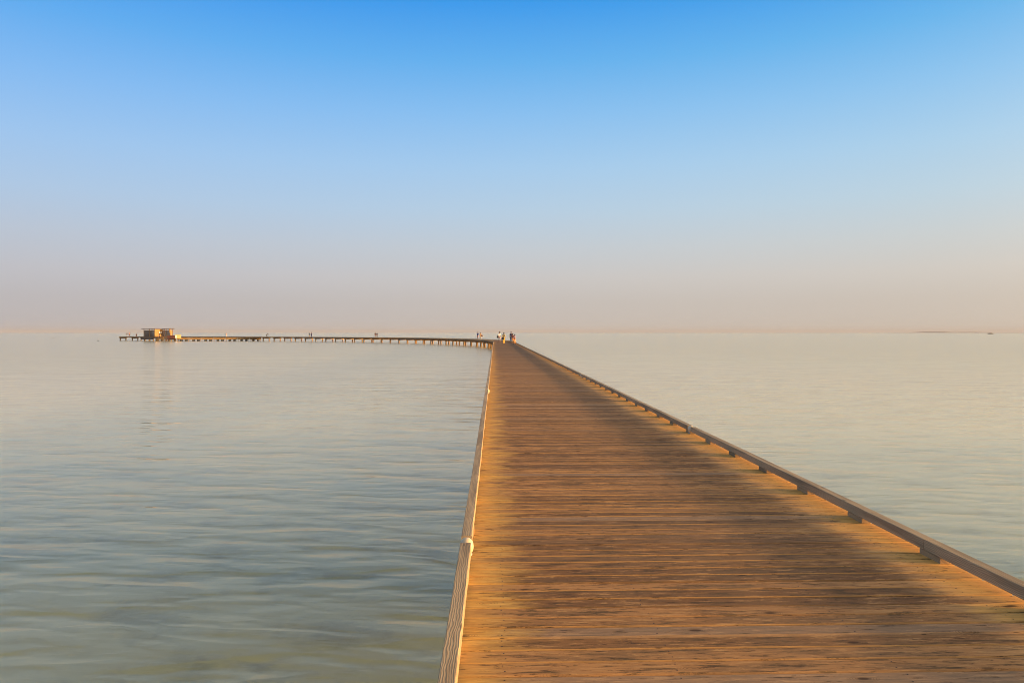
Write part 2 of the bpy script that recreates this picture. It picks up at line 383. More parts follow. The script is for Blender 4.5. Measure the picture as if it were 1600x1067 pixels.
# deck planks (one part: the planks are its surface pattern)
deck = MB(); PITCH = 0.1385
k = 0; s = 0.0
while s < STOT - 0.2:
    d = s - S0
    near = -2 < d < 45
    pw = PITCH - (0.006 + random.random() * 0.005 if near else 0.007)
    pw *= 1.0
    rnd = random.random(); a0 = -0.070 + random.uniform(-0.006, 0.006); a1 = WID + 0.10 + random.uniform(-0.01, 0.01)
    dz = random.uniform(-0.0016, 0.0016); tilt = random.uniform(-0.010, 0.010); th = 0.045
    if near:
        nx = 24 if d < 14 else 8
        bv = random.uniform(0.004, 0.0095)
        prof = [(0, -th, 0), (0, -bv * 1.1, 0.2), (bv, 0, 1), (bv + 0.004, 0.0006, 0), (pw * 0.5, 0.0, 0), (pw - bv - 0.004, 0.0006, 0), (pw - bv, 0, 1), (pw, -bv * 1.1, 0.2), (pw, -th, 0)]
        V = []; G = []; E = []; F = []
        ph = random.uniform(0, 50)
        for i in range(nx + 1):
            x = a0 + (a1 - a0) * i / nx
            wv = noise.noise(Vector((x * 0.9, ph, 1.3))) * 0.0022; hz = noise.noise(Vector((x * 0.7, ph, 7.7))) * 0.0022
            for (yy, zz, e) in prof:
                yo = yy + (wv if 0 < yy < pw else wv)
                V.append(W(s + yo, x, dz + hz + zz + (yy - pw / 2) * tilt)); G.append((x, yy + zz * 0.5, 0)); E.append(e)
        n = len(prof)
        for i in range(nx):
            for j in range(n - 1): F.append((i * n + j, (i + 1) * n + j, (i + 1) * n + j + 1, i * n + j + 1))
        F.append(tuple(range(n))); F.append(tuple(reversed(range(nx * n, (nx + 1) * n))))
        deck.add(V, F, 0, G, rnd, E)
        # nails, two to each bearer
        if d < 16:
            for xr in (0.225, 1.10, 2.22, 3.24):
                for yy in (pw * 0.26, pw * 0.74):
                    xx = xr + random.uniform(-0.012, 0.012); y2 = yy + random.uniform(-0.006, 0.006); rr = 0.0048
                    V = [W(s + y2 + rr * math.sin(a * math.pi / 3), xx + rr * math.cos(a * math.pi / 3), dz + 0.0028) for a in range(6)]
                    deck.add(V, [(0, 1, 2, 3, 4, 5)], 1)
    else:
        V = []; G = []; E = []
        for x in (a0, a1):
            for (yy, zz) in ((0, -th), (0, 0), (pw, 0), (pw, -th)):
                V.append(W(s + yy, x, dz + zz + (yy - pw / 2) * tilt)); G.append((x, yy, 0)); E.append(0)
        deck.add(V, [(0, 4, 5, 1), (1, 5, 6, 2), (2, 6, 7, 3), (3, 7, 4, 0), (0, 1, 2, 3), (7, 6, 5, 4)], 0, G, rnd, E)
    s += PITCH; k += 1
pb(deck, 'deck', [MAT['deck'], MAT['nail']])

# kerb rails: squared timbers on blocks, laid end to end
RZ0, RZ1, RW = 0.045, 0.126, 0.082
def rail_piece(mb, s0, s1, xa, xb):
    """xa..xb across; bevelled section swept along the pier"""
    rn = random.random(); bv = 0.004
    near = s0 - S0 < 30
    n = max(2, int((s1 - s0) / (0.12 if near else 1.4)))
    sec = [(xa + bv, RZ0), (xb - bv, RZ0), (xb, RZ0 + bv), (xb, RZ1 - bv), (xb - bv, RZ1), (xa + bv, RZ1), (xa, RZ1 - bv), (xa, RZ0 + bv)]
    m = len(sec); per = [0]
    for i in range(1, m + 1): per.append(per[-1] + math.dist(sec[i - 1], sec[i % m]))
    V = []; G = []; F = []
    ph = random.uniform(0, 90); sag = random.uniform(-0.003, 0.003)
    for j in range(n + 1):
        s_ = s0 + (s1 - s0) * j / n
        ox = noise.noise(Vector((s_ * 0.35, ph, 0))) * 0.006 if near else 0; oz = noise.noise(Vector((s_ * 0.5, ph, 9))) * 0.003 if near else 0
        for i in range(m + 1):
            x, z = sec[i % m]
            rx = noise.noise(Vector((s_ * 5, i * 3.3, ph))) * 0.0010 if near else 0
            if i == m: rx = noise.noise(Vector((s_ * 5, 0, ph))) * 0.0010 if near else 0
            V.append(W(s_, x + ox + rx, z + oz)); G.append((s_, per[i], 0))
    q = m + 1
    for j in range(n):
        for i in range(m): F.append((j * q + i, j * q + i + 1, (j + 1) * q + i + 1, (j + 1) * q + i))
    F.append(tuple(reversed(range(m)))); F.append(tuple(n * q + i for i in range(m)))
    mb.add(V, F, 0, G, rn)
JL = [-20.0, -14.0, -8.0, -1.6, 5.11, 9.5, 18.91, 25.9, 32.7]; JR = [-20.5, -14.0, -8.0, -1.3, 5.10, 11.30, 18.6, 25.7, 33.0]
LAMPL = {5.11: 0.175, 18.91: 0.17, 32.7: 0.17}; LAMPR = {11.30: 0.175, 25.7: 0.17}
while JL[-1] + 6.9 < STOT - S0 - 1: JL.append(JL[-1] + 6.9)
while JR[-1] + 7.1 < STOT - S0 - 1: JR.append(JR[-1] + 7.1)
JL.append(STOT - S0 - 0.1); JR.append(STOT - S0 - 0.1)
pieces = []
for J, LM, xa, xb in ((JL, LAMPL, -RW, 0.0), (JR, LAMPR, WID, WID + RW)):
    for a, b in zip(J[:-1], J[1:]): pieces.append((a + LM.get(a, 0.004), b - 0.003, xa, xb))
pieces.sort(key=lambda p: abs(p[0]))
rest = MB()
for i, (a, b, xa, xb) in enumerate(pieces):
    if i < 98:
        m_ = MB(); rail_piece(m_, S0 + a, S0 + b, xa, xb); pb(m_, 'kerb_rail', MAT['rail'])
    else: rail_piece(rest, S0 + a, S0 + b, xa, xb)
if rest.v: tag(pb(rest, 'kerb_rail', MAT['rail']), kind='stuff')
# spacer blocks under the rails
blocks = []
y = 5.035 - 1.07 * 26
while y < STOT - S0 - 0.3:
    blocks.append((y, WID + 0.003, WID + RW - 0.006, 0)); y += 1.07
y = 3.62 - 1.07 * 26
while y < STOT - S0 - 0.3:
    blocks.append((y, -RW + 0.006, -0.003, 1)); y += 1.07
blocks.sort(key=lambda p: (abs(p[0] - 3) + (20 if p[0] < 0 else 0)))
rest = MB()
def block_geo(mb, y, xa, xb):
    rn = random.random(); L_ = 0.122; c = S0 + y; hs = 0.0
    V = []; G = []
    j = random.uniform(-0.004, 0.004)
    cs = [(xa + j, 0.001), (xb + j, 0.001), (xb + j, RZ0 - 0.001), (xa + j, RZ0 - 0.001)]
    for s_ in (c - L_, c + L_):
        for (x, z) in cs: V.append(W(s_, x, z)); G.append((s_, x + z, 0))
    mb.add(V, [(0, 1, 2, 3), (7, 6, 5, 4), (0, 4, 5, 1), (1, 5, 6, 2), (2, 6, 7, 3), (3, 7, 4, 0)], 0, G, rn)
for i, (y, xa, xb, side) in enumerate(blocks):
    if i < 98:
        m_ = MB(); block_geo(m_, y, xa, xb); pb(m_, 'spacer_block', MAT['block'])
    else: block_geo(rest, y, xa, xb)
tag(pb(rest, 'spacer_block', MAT['block']), kind='stuff')
# edge beams, bearers
def sweep(mb, s0, s1, xa, xb, za, zb, step):
    n = max(1, int((s1 - s0) / step)); rn = random.random(); V = []; G = []; F = []
    for j in range(n + 1):
        s_ = s0 + (s1 - s0) * j / n
        for (x, z) in ((xa, za), (xb, za), (xb, zb), (xa, zb)): V.append(W(s_, x, z)); G.append((s_, x + z, 0))
    for j in range(n):
        for i in range(4): F.append((j * 4 + i, j * 4 + (i + 1) % 4, j * 4 + 4 + (i + 1) % 4, j * 4 + 4 + i))
    F += [(3, 2, 1, 0), tuple(n * 4 + i for i in range(4))]
    mb.add(V, F, 0, G, rn)
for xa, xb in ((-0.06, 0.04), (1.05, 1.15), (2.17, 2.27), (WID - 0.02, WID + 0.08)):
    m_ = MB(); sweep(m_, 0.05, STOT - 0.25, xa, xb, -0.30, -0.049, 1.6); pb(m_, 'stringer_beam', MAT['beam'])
# bents: a cross beam on two piles
bents = []
y = -22.0
while y < STOT - S0 - 1:
    bents.append(y); y += 5.25
bents.append(STOT - S0 - 0.6)
xbeams = MB(); pr = MB(); piles = []
for y in bents:
    c = S0 + y; rn = random.random(); V = []; G = []
    for s_ in (c - 0.14, c + 0.14):
        for (x, z) in ((-0.10, -0.60), (WID + 0.10, -0.60), (WID + 0.10, -0.302), (-0.10, -0.302)): V.append(W(s_, x, z)); G.append((x, s_ + z, 0))
    fs = [(0, 1, 2, 3), (7, 6, 5, 4), (0, 4, 5, 1), (1, 5, 6, 2), (2, 6, 7, 3), (3, 7, 4, 0)]
    if abs(y) < 600:
        m_ = MB(); m_.add(V, fs, 0, G, rn); pb(m_, 'cross_beam', MAT['pile'])
    for x in (0.22, WID - 0.22): piles.append((y, W(c, x, 0)))
piles.sort(key=lambda p: -p[0])
for i, (y, p) in enumerate(piles):
    rr = random.uniform(0.18, 0.21)
    if i < 98:
        m_ = MB(); m_.cyl((p.x, p.y), rr, rr * 0.95, -2.2, DECK - 0.602, 12); pb(m_, 'pile', MAT['pile'], True)
    else: pr.cyl((p.x, p.y), rr, rr * 0.95, -2.2, DECK - 0.602, 12)
if pr.v: tag(pb(pr, 'pile', MAT['pile'], True), kind='stuff')

# ------------------------------------------------------------------ lamps in the rail gaps
def lamp(y, x, label):
    p = W(S0 + y, x, 0); r = empty('marker_lamp', p)
    tag(r, label, 'lamp', 'round lamps set in the gaps of the kerb rails')
    b = MB(); b.lathe([(0.040, 0.0015), (0.043, 0.004), (0.043, 0.016), (0.036, 0.020)], n=24); b.build('base', MAT['lampbase'], r, False)
    d = MB(); d.lathe([(0.036, 0.018), (0.047, 0.032), (0.053, 0.055), (0.054, 0.075), (0.050, 0.098), (0.040, 0.117), (0.024, 0.130), (0.006, 0.1345)], n=28)
    d.build('dome', MAT['lamp'], r, True)
lamp(5.20, -0.038, 'cream round lamp in the gap of the left kerb, the one nearest the viewer')
lamp(19.0, -0.020, 'tiny bright cream lamp far along the left kerb rail, a dot at its inner edge')
lamp(11.385, WID + 0.030, 'pale round lamp in the open gap of the right kerb, nearer of the two there')
lamp(25.785, WID + 0.026, 'tiny pale lamp in the far gap of the right kerb rail')

# ------------------------------------------------------------------ water
wm = MB(); RWAT = 14000.0; n = 96
V = [(0, 0, 0)] + [(RWAT * math.cos(2 * math.pi * i / n), RWAT * math.sin(2 * math.pi * i / n), 0) for i in range(n)]
wm.add(V, [(0, 1 + i, 1 + (i + 1) % n) for i in range(n)])
tag(wm.build('water', MAT['water']), kind='structure')
bm_ = MB(); bm_.add([(x, y, -1.35) for x, y, z in V], [(0, 1 + i, 1 + (i + 1) % n) for i in range(n)])
tag(bm_.build('sea_bed', MAT['bed']), kind='structure')

# ------------------------------------------------------------------ far structures on the branch
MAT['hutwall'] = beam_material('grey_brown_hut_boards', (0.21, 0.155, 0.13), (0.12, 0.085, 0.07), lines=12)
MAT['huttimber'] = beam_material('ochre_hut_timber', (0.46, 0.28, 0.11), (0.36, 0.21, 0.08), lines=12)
MAT['hutroof'] = beam_material('dark_roof_boards', (0.10, 0.07, 0.055), (0.07, 0.05, 0.04), lines=12)
MAT['pale'] = plain('pale_yellow_paint', (0.70, 0.48, 0.20), 0.6, 0.08)
MAT['redbrown'] = plain('red_brown_paint', (0.11, 0.035, 0.022), 0.6, 0.15)
MAT['blackfloat'] = plain('black_float_plastic', (0.02, 0.02, 0.022), 0.5, 0.2)
MAT['white'] = plain('white_paint', (0.8, 0.8, 0.78), 0.5, 0.05)
MAT['glassdark'] = plain('dark_window_glass', (0.02, 0.025, 0.03), 0.1, 0.1)

def spot(px, z):
    """ground point seen at photo column px, z metres out"""
    return Vector((ray(px, z), z, 0))
def slats(mb, x0, x1, y, z0, z1, pitch, gap, th=0.04, axis='x'):
    z = z0
    while z < z1 - 0.02:
        if axis == 'x': mb.box(x0, x1, y - th / 2, y + th / 2, z, min(z + pitch - gap, z1), axis=0)
        else: mb.box(y - th / 2, y + th / 2, x0, x1, z, min(z + pitch - gap, z1), axis=1)
        z += pitch
# widened platform under the hut
ph = spot(242.0, 261); HR = R(-18)
plat = tag(empty('platform', (ph.x, ph.y, 0), HR), 'square timber platform on short piles carrying the hut near the pier end', 'platform')
# local frame: x to the right along the front, y away from the viewer, origin at the front right corner of the left room
def lp(mb, name, mat, par, smooth=False): return mb.build(name, mat, par, smooth)
PZ = DECK + 0.06
m_ = MB()
for k in range(36): m_.box(-6.0 + k * 0.30, -6.0 + k * 0.30 + 0.285, -1.0, 7.5, PZ - 0.05, PZ + random.uniform(-0.004, 0.004), axis=1)
lp(m_, 'deck', MAT['deck'], plat)
m_ = MB(); m_.box(-5.6, 0.3, -1.02, -0.92, PZ - 1.0, PZ - 0.052, axis=0); lp(m_, 'skirt_board', MAT['hutwall'], plat)
for yy in (-0.9, 7.3):
    m_ = MB(); m_.box(-6.0, 4.7, yy, yy + 0.12, PZ - 0.55, PZ - 0.052, axis=0); lp(m_, 'edge_beam', MAT['beam'], plat)
for xx in (-5.8, -3.9, -2.0, 0.0, 2.4, 4.5):
    for yy in (-0.75, 3.2, 7.1):
        m_ = MB(); m_.cyl((xx, yy), 0.19, 0.18, -2.2, PZ - 0.555, 12); lp(m_, 'pile', MAT['pile'], plat, True)
hut = tag(empty('hut', (ph.x, ph.y, PZ), HR), 'timber hut with two dark slatted rooms, sunlit ochre side wall and flat roof', 'hut')
H = 2.5
# left room 5.1 x 3.8, right room starts behind its back right corner
m_ = MB(); slats(m_, -5.1, -0.10, 0.0, 0.05, H, 0.20, 0.035); lp(m_, 'front_wall', MAT['hutwall'], hut)
m_ = MB(); slats(m_, -5.1, -0.10, 3.8, 0.05, H, 0.20, 0.035); lp(m_, 'back_wall', MAT['hutwall'], hut)
m_ = MB(); slats(m_, 0.05, 3.75, -5.15, 0.05, H, 0.20, 0.012, axis='y'); lp(m_, 'side_wall', MAT['hutwall'], hut)
sw = MB()
for k in range(19):
    y0 = 0.05 + k * 0.195
    if 1.9 < y0 + 0.1 < 3.3:
        sw.box(-0.04, 0.0, y0, y0 + 0.188, 0.05, 0.95, axis=2); sw.box(-0.04, 0.0, y0, y0 + 0.188, 1.95, H + 0.35, axis=2)
    else: sw.box(-0.04, 0.0, y0, y0 + 0.188, 0.05, H + 0.35, axis=2)
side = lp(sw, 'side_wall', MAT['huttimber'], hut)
m_ = MB(); m_.box(-0.03, 0.02, 1.9, 3.32, 0.95, 1.03); m_.box(-0.03, 0.02, 1.9, 3.32, 1.87, 1.95); m_.box(-0.03, 0.02, 1.9, 1.98, 1.03, 1.87); m_.box(-0.03, 0.02, 3.24, 3.32, 1.03, 1.87)
wf = lp(m_, 'window', MAT['huttimber'], hut)
m_ = MB(); m_.box(-0.02, -0.005, 1.98, 3.24, 1.03, 1.42); o = m_.build('pane', MAT['glassdark'], wf)
m_ = MB(); m_.box(-0.01, 0.03, 1.98, 3.24, 1.42, 1.87); o = m_.build('blind', MAT['white'], wf)
m_ = MB(); slats(m_, 0.05, 3.7, 3.6, 0.05, H, 0.20, 0.035); lp(m_, 'front_wall', MAT['hutwall'], hut)
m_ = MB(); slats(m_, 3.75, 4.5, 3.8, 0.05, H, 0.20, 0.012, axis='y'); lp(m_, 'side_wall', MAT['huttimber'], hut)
m_ = MB(); slats(m_, -0.1, 3.7, 4.6, 0.05, H, 0.20, 0.035); lp(m_, 'back_wall', MAT['hutwall'], hut)
HT = 2.95
for (xx, yy) in ((-5.12, -0.06), (-0.02, -0.10), (-2.6, -0.06), (-5.12, 3.86), (0.08, 3.9), (1.9, 3.5), (3.84, 3.48), (3.84, 4.7), (-0.1, 4.7)):
    m_ = MB(); m_.box(xx - 0.08, xx + 0.08, yy - 0.08, yy + 0.08, 0.0, HT, axis=2); lp(m_, 'post', MAT['huttimber'], hut)
m_ = MB()
m_.box(-5.9, 0.35, -0.5, 4.3, HT + 0.002, HT + 0.16, axis=0); 
for k in range(14): m_.box(-5.9, 0.35, -0.45 + k * 0.34, -0.25 + k * 0.34, HT + 0.163, HT + 0.21, axis=0)
lp(m_, 'roof', MAT['hutroof'], hut)
m_ = MB(); m_.box(0.37, 4.2, 3.1, 5.2, HT + 0.002, HT + 0.16, axis=0)
for k in range(6): m_.box(0.37, 4.2, 3.15 + k * 0.34, 3.35 + k * 0.34, HT + 0.163, HT + 0.21, axis=0)
lp(m_, 'roof', MAT['hutroof'], hut)
m_ = MB(); m_.box(3.66, 3.98, 3.0, 3.38, 1.5, HT + 0.1, axis=2); lp(m_, 'fascia_board', MAT['huttimber'], hut)

# lower landing with steps, right of the hut
pl = spot(259, 256); LR = R(14)
land = tag(empty('landing_stage', (pl.x, pl.y, 0), LR), 'low timber landing with steps down to the water below the hut', 'landing stage')
m_ = MB()
for k in range(24): m_.box(-3.3 + k * 0.28, -3.3 + k * 0.28 + 0.265, -1.3, 1.5, 0.75, 0.80, axis=1)
lp(m_, 'deck', MAT['huttimber'], land)
m_ = MB(); m_.box(-3.3, 3.4, -1.36, -1.302, 0.42, 0.80, axis=0); lp(m_, 'edge_beam', MAT['huttimber'], land)
for k in range(5):
    m_ = MB(); m_.box(-3.2, -1.4, 1.52 + 0.3 * k, 1.80 + 0.3 * k, 0.80 + 0.16 * k, 0.86 + 0.16 * k, axis=0); lp(m_, 'step', MAT['huttimber'], land)
for xx in (-3.1, -1.2, 0.9, 3.1):
    for yy in (-1.1, 1.3):
        m_ = MB(); m_.cyl((xx, yy), 0.12, 0.12, -2.0, 0.748, 10); lp(m_, 'pile', MAT['pile'], land, True)
for xx in (-3.2, -1.3):
    m_ = MB(); m_.box(xx - 0.05, xx + 0.05, -1.25, -1.15, 0.802, 1.8, axis=2); m_.box(xx - 0.05, xx + 0.05, 1.3, 1.4, 0.802, 1.8, axis=2); m_.box(xx - 0.06, xx + 0.06, -1.25, 1.4, 1.802, 1.88, axis=1)
    lp(m_, 'handrail', MAT['beam'], land)

# red-brown storage box and tall pale locker on the pier edge
pr_ = spot(267.5, 254)
bx = tag(empty('storage_box', (pr_.x, pr_.y, 0), R(10)), 'long red-brown storage box between the hut and the pale yellow cabin', 'storage box')
m_ = MB(); m_.box(-1.35, 1.2, 0, 1.2, 0.72, 2.0); lp(m_, 'body', MAT['redbrown'], bx)
m_ = MB(); m_.box(-1.42, 1.27, -0.08, 1.28, 2.003, 2.09); lp(m_, 'lid', MAT['hutroof'], bx)
for xx in (-1.2, 1.05):
    m_ = MB(); m_.cyl((xx, 0.2), 0.1, 0.1, -2, 0.718, 10); m_.cyl((xx, 1.0), 0.1, 0.1, -2, 0.718, 10); lp(m_, 'leg', MAT['pile'], bx, True)
pc = spot(278, 251.5)
cb = tag(empty('cabin', (pc.x, pc.y, 0), R(18)), 'small pale yellow cabin glowing in the sun at the left end of the golden pontoon', 'cabin')
m_ = MB(); m_.box(-0.95, 0.9, 0, 1.0, 1.05, 2.25); lp(m_, 'wall', MAT['pale'], cb)
m_ = MB(); m_.box(-1.0, 0.95, -0.06, 1.06, 2.253, 2.33); lp(m_, 'roof', MAT['pale'], cb)
m_ = MB(); m_.box(-0.90, -0.45, -0.03, -0.003, 1.15, 2.15); lp(m_, 'door', MAT['white'], cb)

# pontoon: long golden-sided float moored along the pier
A = spot(408, 256.5); B = spot(276, 252.5)
n_sec = 7
for k in range(n_sec):
    a = A.lerp(B, k / n_sec); b = A.lerp(B, (k + 1) / n_sec); d = (b - a); ln = d.length - 0.08
    where = ['rightmost of seven', 'second from right of seven', 'third from right of seven', 'middle one of seven', 'third from left of seven', 'second from left of seven', 'leftmost, under the pale cabin'][k]
    po = empty('pontoon', (a.x, a.y, 0), math.atan2(d.y, d.x))
    tag(po, 'golden pontoon on black floats by the far pier, ' + where, 'pontoon', 'golden pontoon sections moored along the far pier')
    # local +x runs left in the photo, local +y towards the viewer
    m_ = MB(); m_.box(0, ln, -2.0, 0.0, 1.08, 1.15, axis=0); lp(m_, 'deck', MAT['deck'], po)
    m_ = MB(); m_.box(0, ln, 0.003, 0.06, 0.55, 1.18, axis=0); lp(m_, 'side_board', MAT['pale'] if False else MAT['huttimber'], po)
    for fx in (ln * 0.30, ln * 0.70):
        m_ = MB(); m_.cyl((0, 0), 0.30, 0.30, -0.95, 0.95, 14, M=Matrix.Translation((fx, -1.0, 0.24)) @ Matrix.Rotation(R(90), 4, 'X')); lp(m_, 'float', MAT['blackfloat'], po, True)
    for fx in (0.2, ln - 0.2):
        m_ = MB(); m_.box(fx - 0.06, fx + 0.06, -0.12, 0.0, -0.1, 1.078, axis=2); lp(m_, 'post', MAT['pile'], po)

# ------------------------------------------------------------------ people
def fabric(name, col): return plain(name, col, 0.85, 0.08, 30)
SKIN = plain('skin', (0.27, 0.14, 0.085), 0.6, 0.05, 20)
HAIRD = plain('dark_hair', (0.018, 0.013, 0.010), 0.6, 0.2, 40)
EYE_M = plain('eye_dark', (0.02, 0.015, 0.012), 0.3, 0.05)
SHOE = fabric('dark_shoe', (0.03, 0.028, 0.028))
FAB = {}
def fab(n, c):
    if n not in FAB: FAB[n] = fabric(n + '_fabric', c)
    return FAB[n]
def skin_mesh(name, verts, edges, rad, mat, parent, root=0, sub=1):
    me = bpy.data.meshes.new(name); me.from_pydata([tuple(v) for v in verts], edges, []); me.materials.append(mat)
    o = bpy.data.objects.new(name, me); COL.objects.link(o); o.parent = parent
    sk = o.modifiers.new('skin', 'SKIN'); sk.use_smooth_shade = True
    for i, v in enumerate(me.skin_vertices[0].data):
        r = rad[i]; v.radius = (r, r) if isinstance(r, float) else r; v.use_root = (i == root)
    su = o.modifiers.new('sub', 'SUBSURF'); su.levels = sub; su.render_levels = sub
    return o
def person(loc, face, label, h=1.75, top='white', topc=(0.8, 0.8, 0.8), bottom='trousers', botc=(0.05, 0.06, 0.1), stride=0.12,
           arms=(10, -10), bend=0.0, long_hair=False, bag=None, sit=False, group=None, hairm=None, shorts=False):
    r = tag(empty('person', loc, face), label, 'person', group)
    k = h / 1.75
    def P(x, y, z): return Vector((x * k, y * k, z * k))
    # +y is where the person faces
    def lean(v):
        if bend == 0: return v
        hip = P(0, 0, 0.93 - (0.48 if sit else 0)); d = v - hip
        if d.z <= 0: return v
        return hip + Matrix.Rotation(-bend, 3, 'X') @ d
    dz = -0.48 if sit else 0.0
    V = []; E = []; Rr = []
    def av(v, rad, par=None):
        V.append(v); Rr.append(rad if isinstance(rad, tuple) else float(rad) * k); 
        if isinstance(rad, tuple): Rr[-1] = (rad[0] * k, rad[1] * k)
        if par is not None: E.append((par, len(V) - 1))
        return len(V) - 1
    pel = av(P(0, 0, 0.95 + dz), (0.125, 0.095)); wa = av(lean(P(0, 0.01, 1.10 + dz)), (0.115, 0.085), pel); ch = av(lean(P(0, 0, 1.30 + dz)), (0.14, 0.10), wa)
    ne = av(lean(P(0, -0.005, 1.47 + dz)), (0.06, 0.058), ch); hb = av(lean(P(0, 0.01, 1.56 + dz)), (0.066, 0.072), ne); hm = av(lean(P(0, 0.015, 1.64 + dz)), (0.078, 0.095), hb); ht = av(lean(P(0, 0.0, 1.71 + dz)), (0.058, 0.075), hm)
    no = av(lean(P(0, 0.125, 1.615 + dz)), 0.012, hm)
    legs = []
    for sx, st in ((-1, stride), (1, -stride)):
        hip = av(P(0.085 * sx, 0, 0.90 + dz), 0.088, pel)
        if sit: kn = av(P(0.11 * sx, 0.42, 0.47), 0.062, hip); an = av(P(0.11 * sx, 0.45 , 0.09), 0.042, kn); to = av(P(0.12 * sx, 0.58, 0.045), 0.038, an)
        else: kn = av(P(0.10 * sx, st * 0.75 + 0.03, 0.49), 0.060, hip); an = av(P(0.105 * sx, st * 1.3 - 0.02, 0.09), 0.040, kn); to = av(P(0.12 * sx, st * 1.3 + 0.13, 0.04), 0.036, an)
        legs.append((hip, kn, an, to))
    armi = []
    for sx, ar in ((-1, arms[0]), (1, arms[1])):
        sh = av(lean(P(0.17 * sx, 0, 1.40 + dz)), 0.055, ch)
        a = R(ar if not isinstance(ar, tuple) else ar[0]); a2 = R((ar + 12) if not isinstance(ar, tuple) else ar[1])
        el = V[sh] + Vector((0.045 * sx, math.sin(a) * 0.29, -math.cos(a) * 0.29)) * k
        wr = el + Vector((0.01 * sx, math.sin(a2) * 0.25, -math.cos(a2) * 0.25)) * k
        ei = av(el, 0.042, sh); wi = av(wr, 0.028, ei)
        dirh = (wr - el).normalized(); pm = av(wr + dirh * 0.06 * k, (0.030, 0.018), wi)
        side = Vector((0, -dirh.z, dirh.y))
        for fi, (of, ln) in enumerate(((-0.026, 0.062), (-0.009, 0.072), (0.009, 0.068), (0.026, 0.055))):
            b0 = V[pm] + dirh * 0.028 * k + side * of * k
            f1 = av(b0, 0.0085, pm); f2 = av(b0 + (dirh * ln * 0.6 + Vector((-sx, 0, 0)) * 0.006) * k, 0.0078, f1); av(b0 + (dirh * ln + Vector((-sx, 0, 0)) * 0.02) * k, 0.0065, f2)
        tb = av(V[wi] + (dirh * 0.035 + side * 0.034) * k, 0.010, wi); av(V[wi] + (dirh * 0.075 + side * 0.055) * k, 0.008, tb)
        armi.append((sh, ei, wi))
    skin_mesh('body', V, E, Rr, SKIN, r, 0)
    # clothing
    def cloth(name, ids, grow, mat, root=0, ends=None):
        vs = []; es = []; rs = []; mp = {}
        for i in ids: mp[i] = len(vs); vs.append(V[i]); q = Rr[i]; rs.append((q[0] + grow, q[1] + grow) if isinstance(q, tuple) else float(q + grow))
        for a, b in E:
            if a in mp and b in mp: es.append((mp[a], mp[b]))
        return vs, es, rs, mp
    vs, es, rs, mp = cloth('shirt', [pel, wa, ch, armi[0][0], armi[0][1], armi[1][0], armi[1][1]], 0.028 * k, None)
    nb = len(vs); vs.append(lean(P(0, 0, 1.435 + dz))); rs.append((0.085 * k, 0.075 * k)); es.append((mp[ch], nb))
    skin_mesh('shirt', vs, es, rs, fab(top, topc), r, 0)
    if shorts: ids = [pel] + [legs[q][j] for q in (0, 1) for j in (0, 1)]
    else: ids = [pel] + [legs[q][j] for q in (0, 1) for j in (0, 1, 2)]
    vs, es, rs, mp = cloth(bottom, ids, 0.022 * k, None)
    rs[0] = (0.130 * k, 0.105 * k); vs[0] = P(0, 0, 0.97 + dz)
    if shorts:
        for q in (0, 1): i = mp[legs[q][1]]; vs[i] = V[legs[q][0]].lerp(V[legs[q][1]], 0.85)
    skin_mesh(bottom, vs, es, rs, fab(bottom + top, botc), r, 0)
    for q in (0, 1):
        a, b = V[legs[q][2]], V[legs[q][3]]
        skin_mesh('shoe', [a + Vector((0, -0.03 * k, -0.035 * k)), b], [(0, 1)], [0.044 * k, 0.042 * k], SHOE, r)
    hv = [lean(P(0, -0.035, 1.69 + dz)), lean(P(0, -0.075, 1.62 + dz))]; he = [(0, 1)]; hr = [(0.086 * k, 0.082 * k), (0.076 * k, 0.05 * k)]
    hv.append(lean(P(0, 0.03, 1.735 + dz))); he.append((0, 2)); hr.append((0.066 * k, 0.05 * k))
    if long_hair: hv += [lean(P(0, -0.10, 1.50 + dz)), lean(P(0, -0.11, 1.36 + dz))]; he += [(1, 3), (3, 4)]; hr += [(0.085 * k, 0.04 * k), (0.06 * k, 0.025 * k)]
    skin_mesh('hair', hv, he, hr, hairm or HAIRD, r)
    for sx in (-1, 1):
        m_ = MB(); c = lean(P(0.032 * sx, 0.092, 1.645 + dz)); m_.lathe([(0.003 * k, -0.010 * k), (0.009 * k, -0.005 * k), (0.009 * k, 0.005 * k), (0.003 * k, 0.010 * k)], c, 8); m_.build('eye', EYE_M, r, True)
    return r, V, armi
def bag_obj(name, loc, rz, mat, label, cat, size=(0.30, 0.14, 0.36), strap=0.25):
    b = tag(empty(name, loc, rz), label, cat)
    a, d, h = size; m_ = MB()
    prof = []
    # rounded, slumping body: stacked rounded rectangles
    V = []; F = []; lv = 7; n = 16
    for j in range(lv):
        f = j / (lv - 1); sc = 0.80 + 0.25 * math.sin(math.pi * min(1, f * 1.1 + 0.08)); sc *= (1 - 0.25 * f)
        for i in range(n):
            t = 2 * math.pi * i / n; ct, st = math.cos(t), math.sin(t); q = (abs(ct) ** 3 + abs(st) ** 3) ** (-1 / 3)
            V.append((ct * q * a / 2 * sc, st * q * d / 2 * sc, h * f))
    for j in range(lv - 1):
        for i in range(n): F.append((j * n + i, j * n + (i + 1) % n, (j + 1) * n + (i + 1) % n, (j + 1) * n + i))
    F.append(tuple(reversed(range(n)))); F.append(tuple(range((lv - 1) * n, lv * n)))
    m_.add(V, F); m_.build('body', mat, b, True)
    pts = [Vector((-a * 0.25, 0, h - 0.01)), Vector((-a * 0.2, 0, h + strap * 0.7)), Vector((0, 0, h + strap)), Vector((a * 0.2, 0, h + strap * 0.7)), Vector((a * 0.25, 0, h - 0.01))]
    skin_mesh('strap', pts, [(i, i + 1) for i in range(4)], [0.012] * 5, mat, b)
    return b
def gp(px, z): p = spot(px, z); p.z = DECK + 0.003; return p
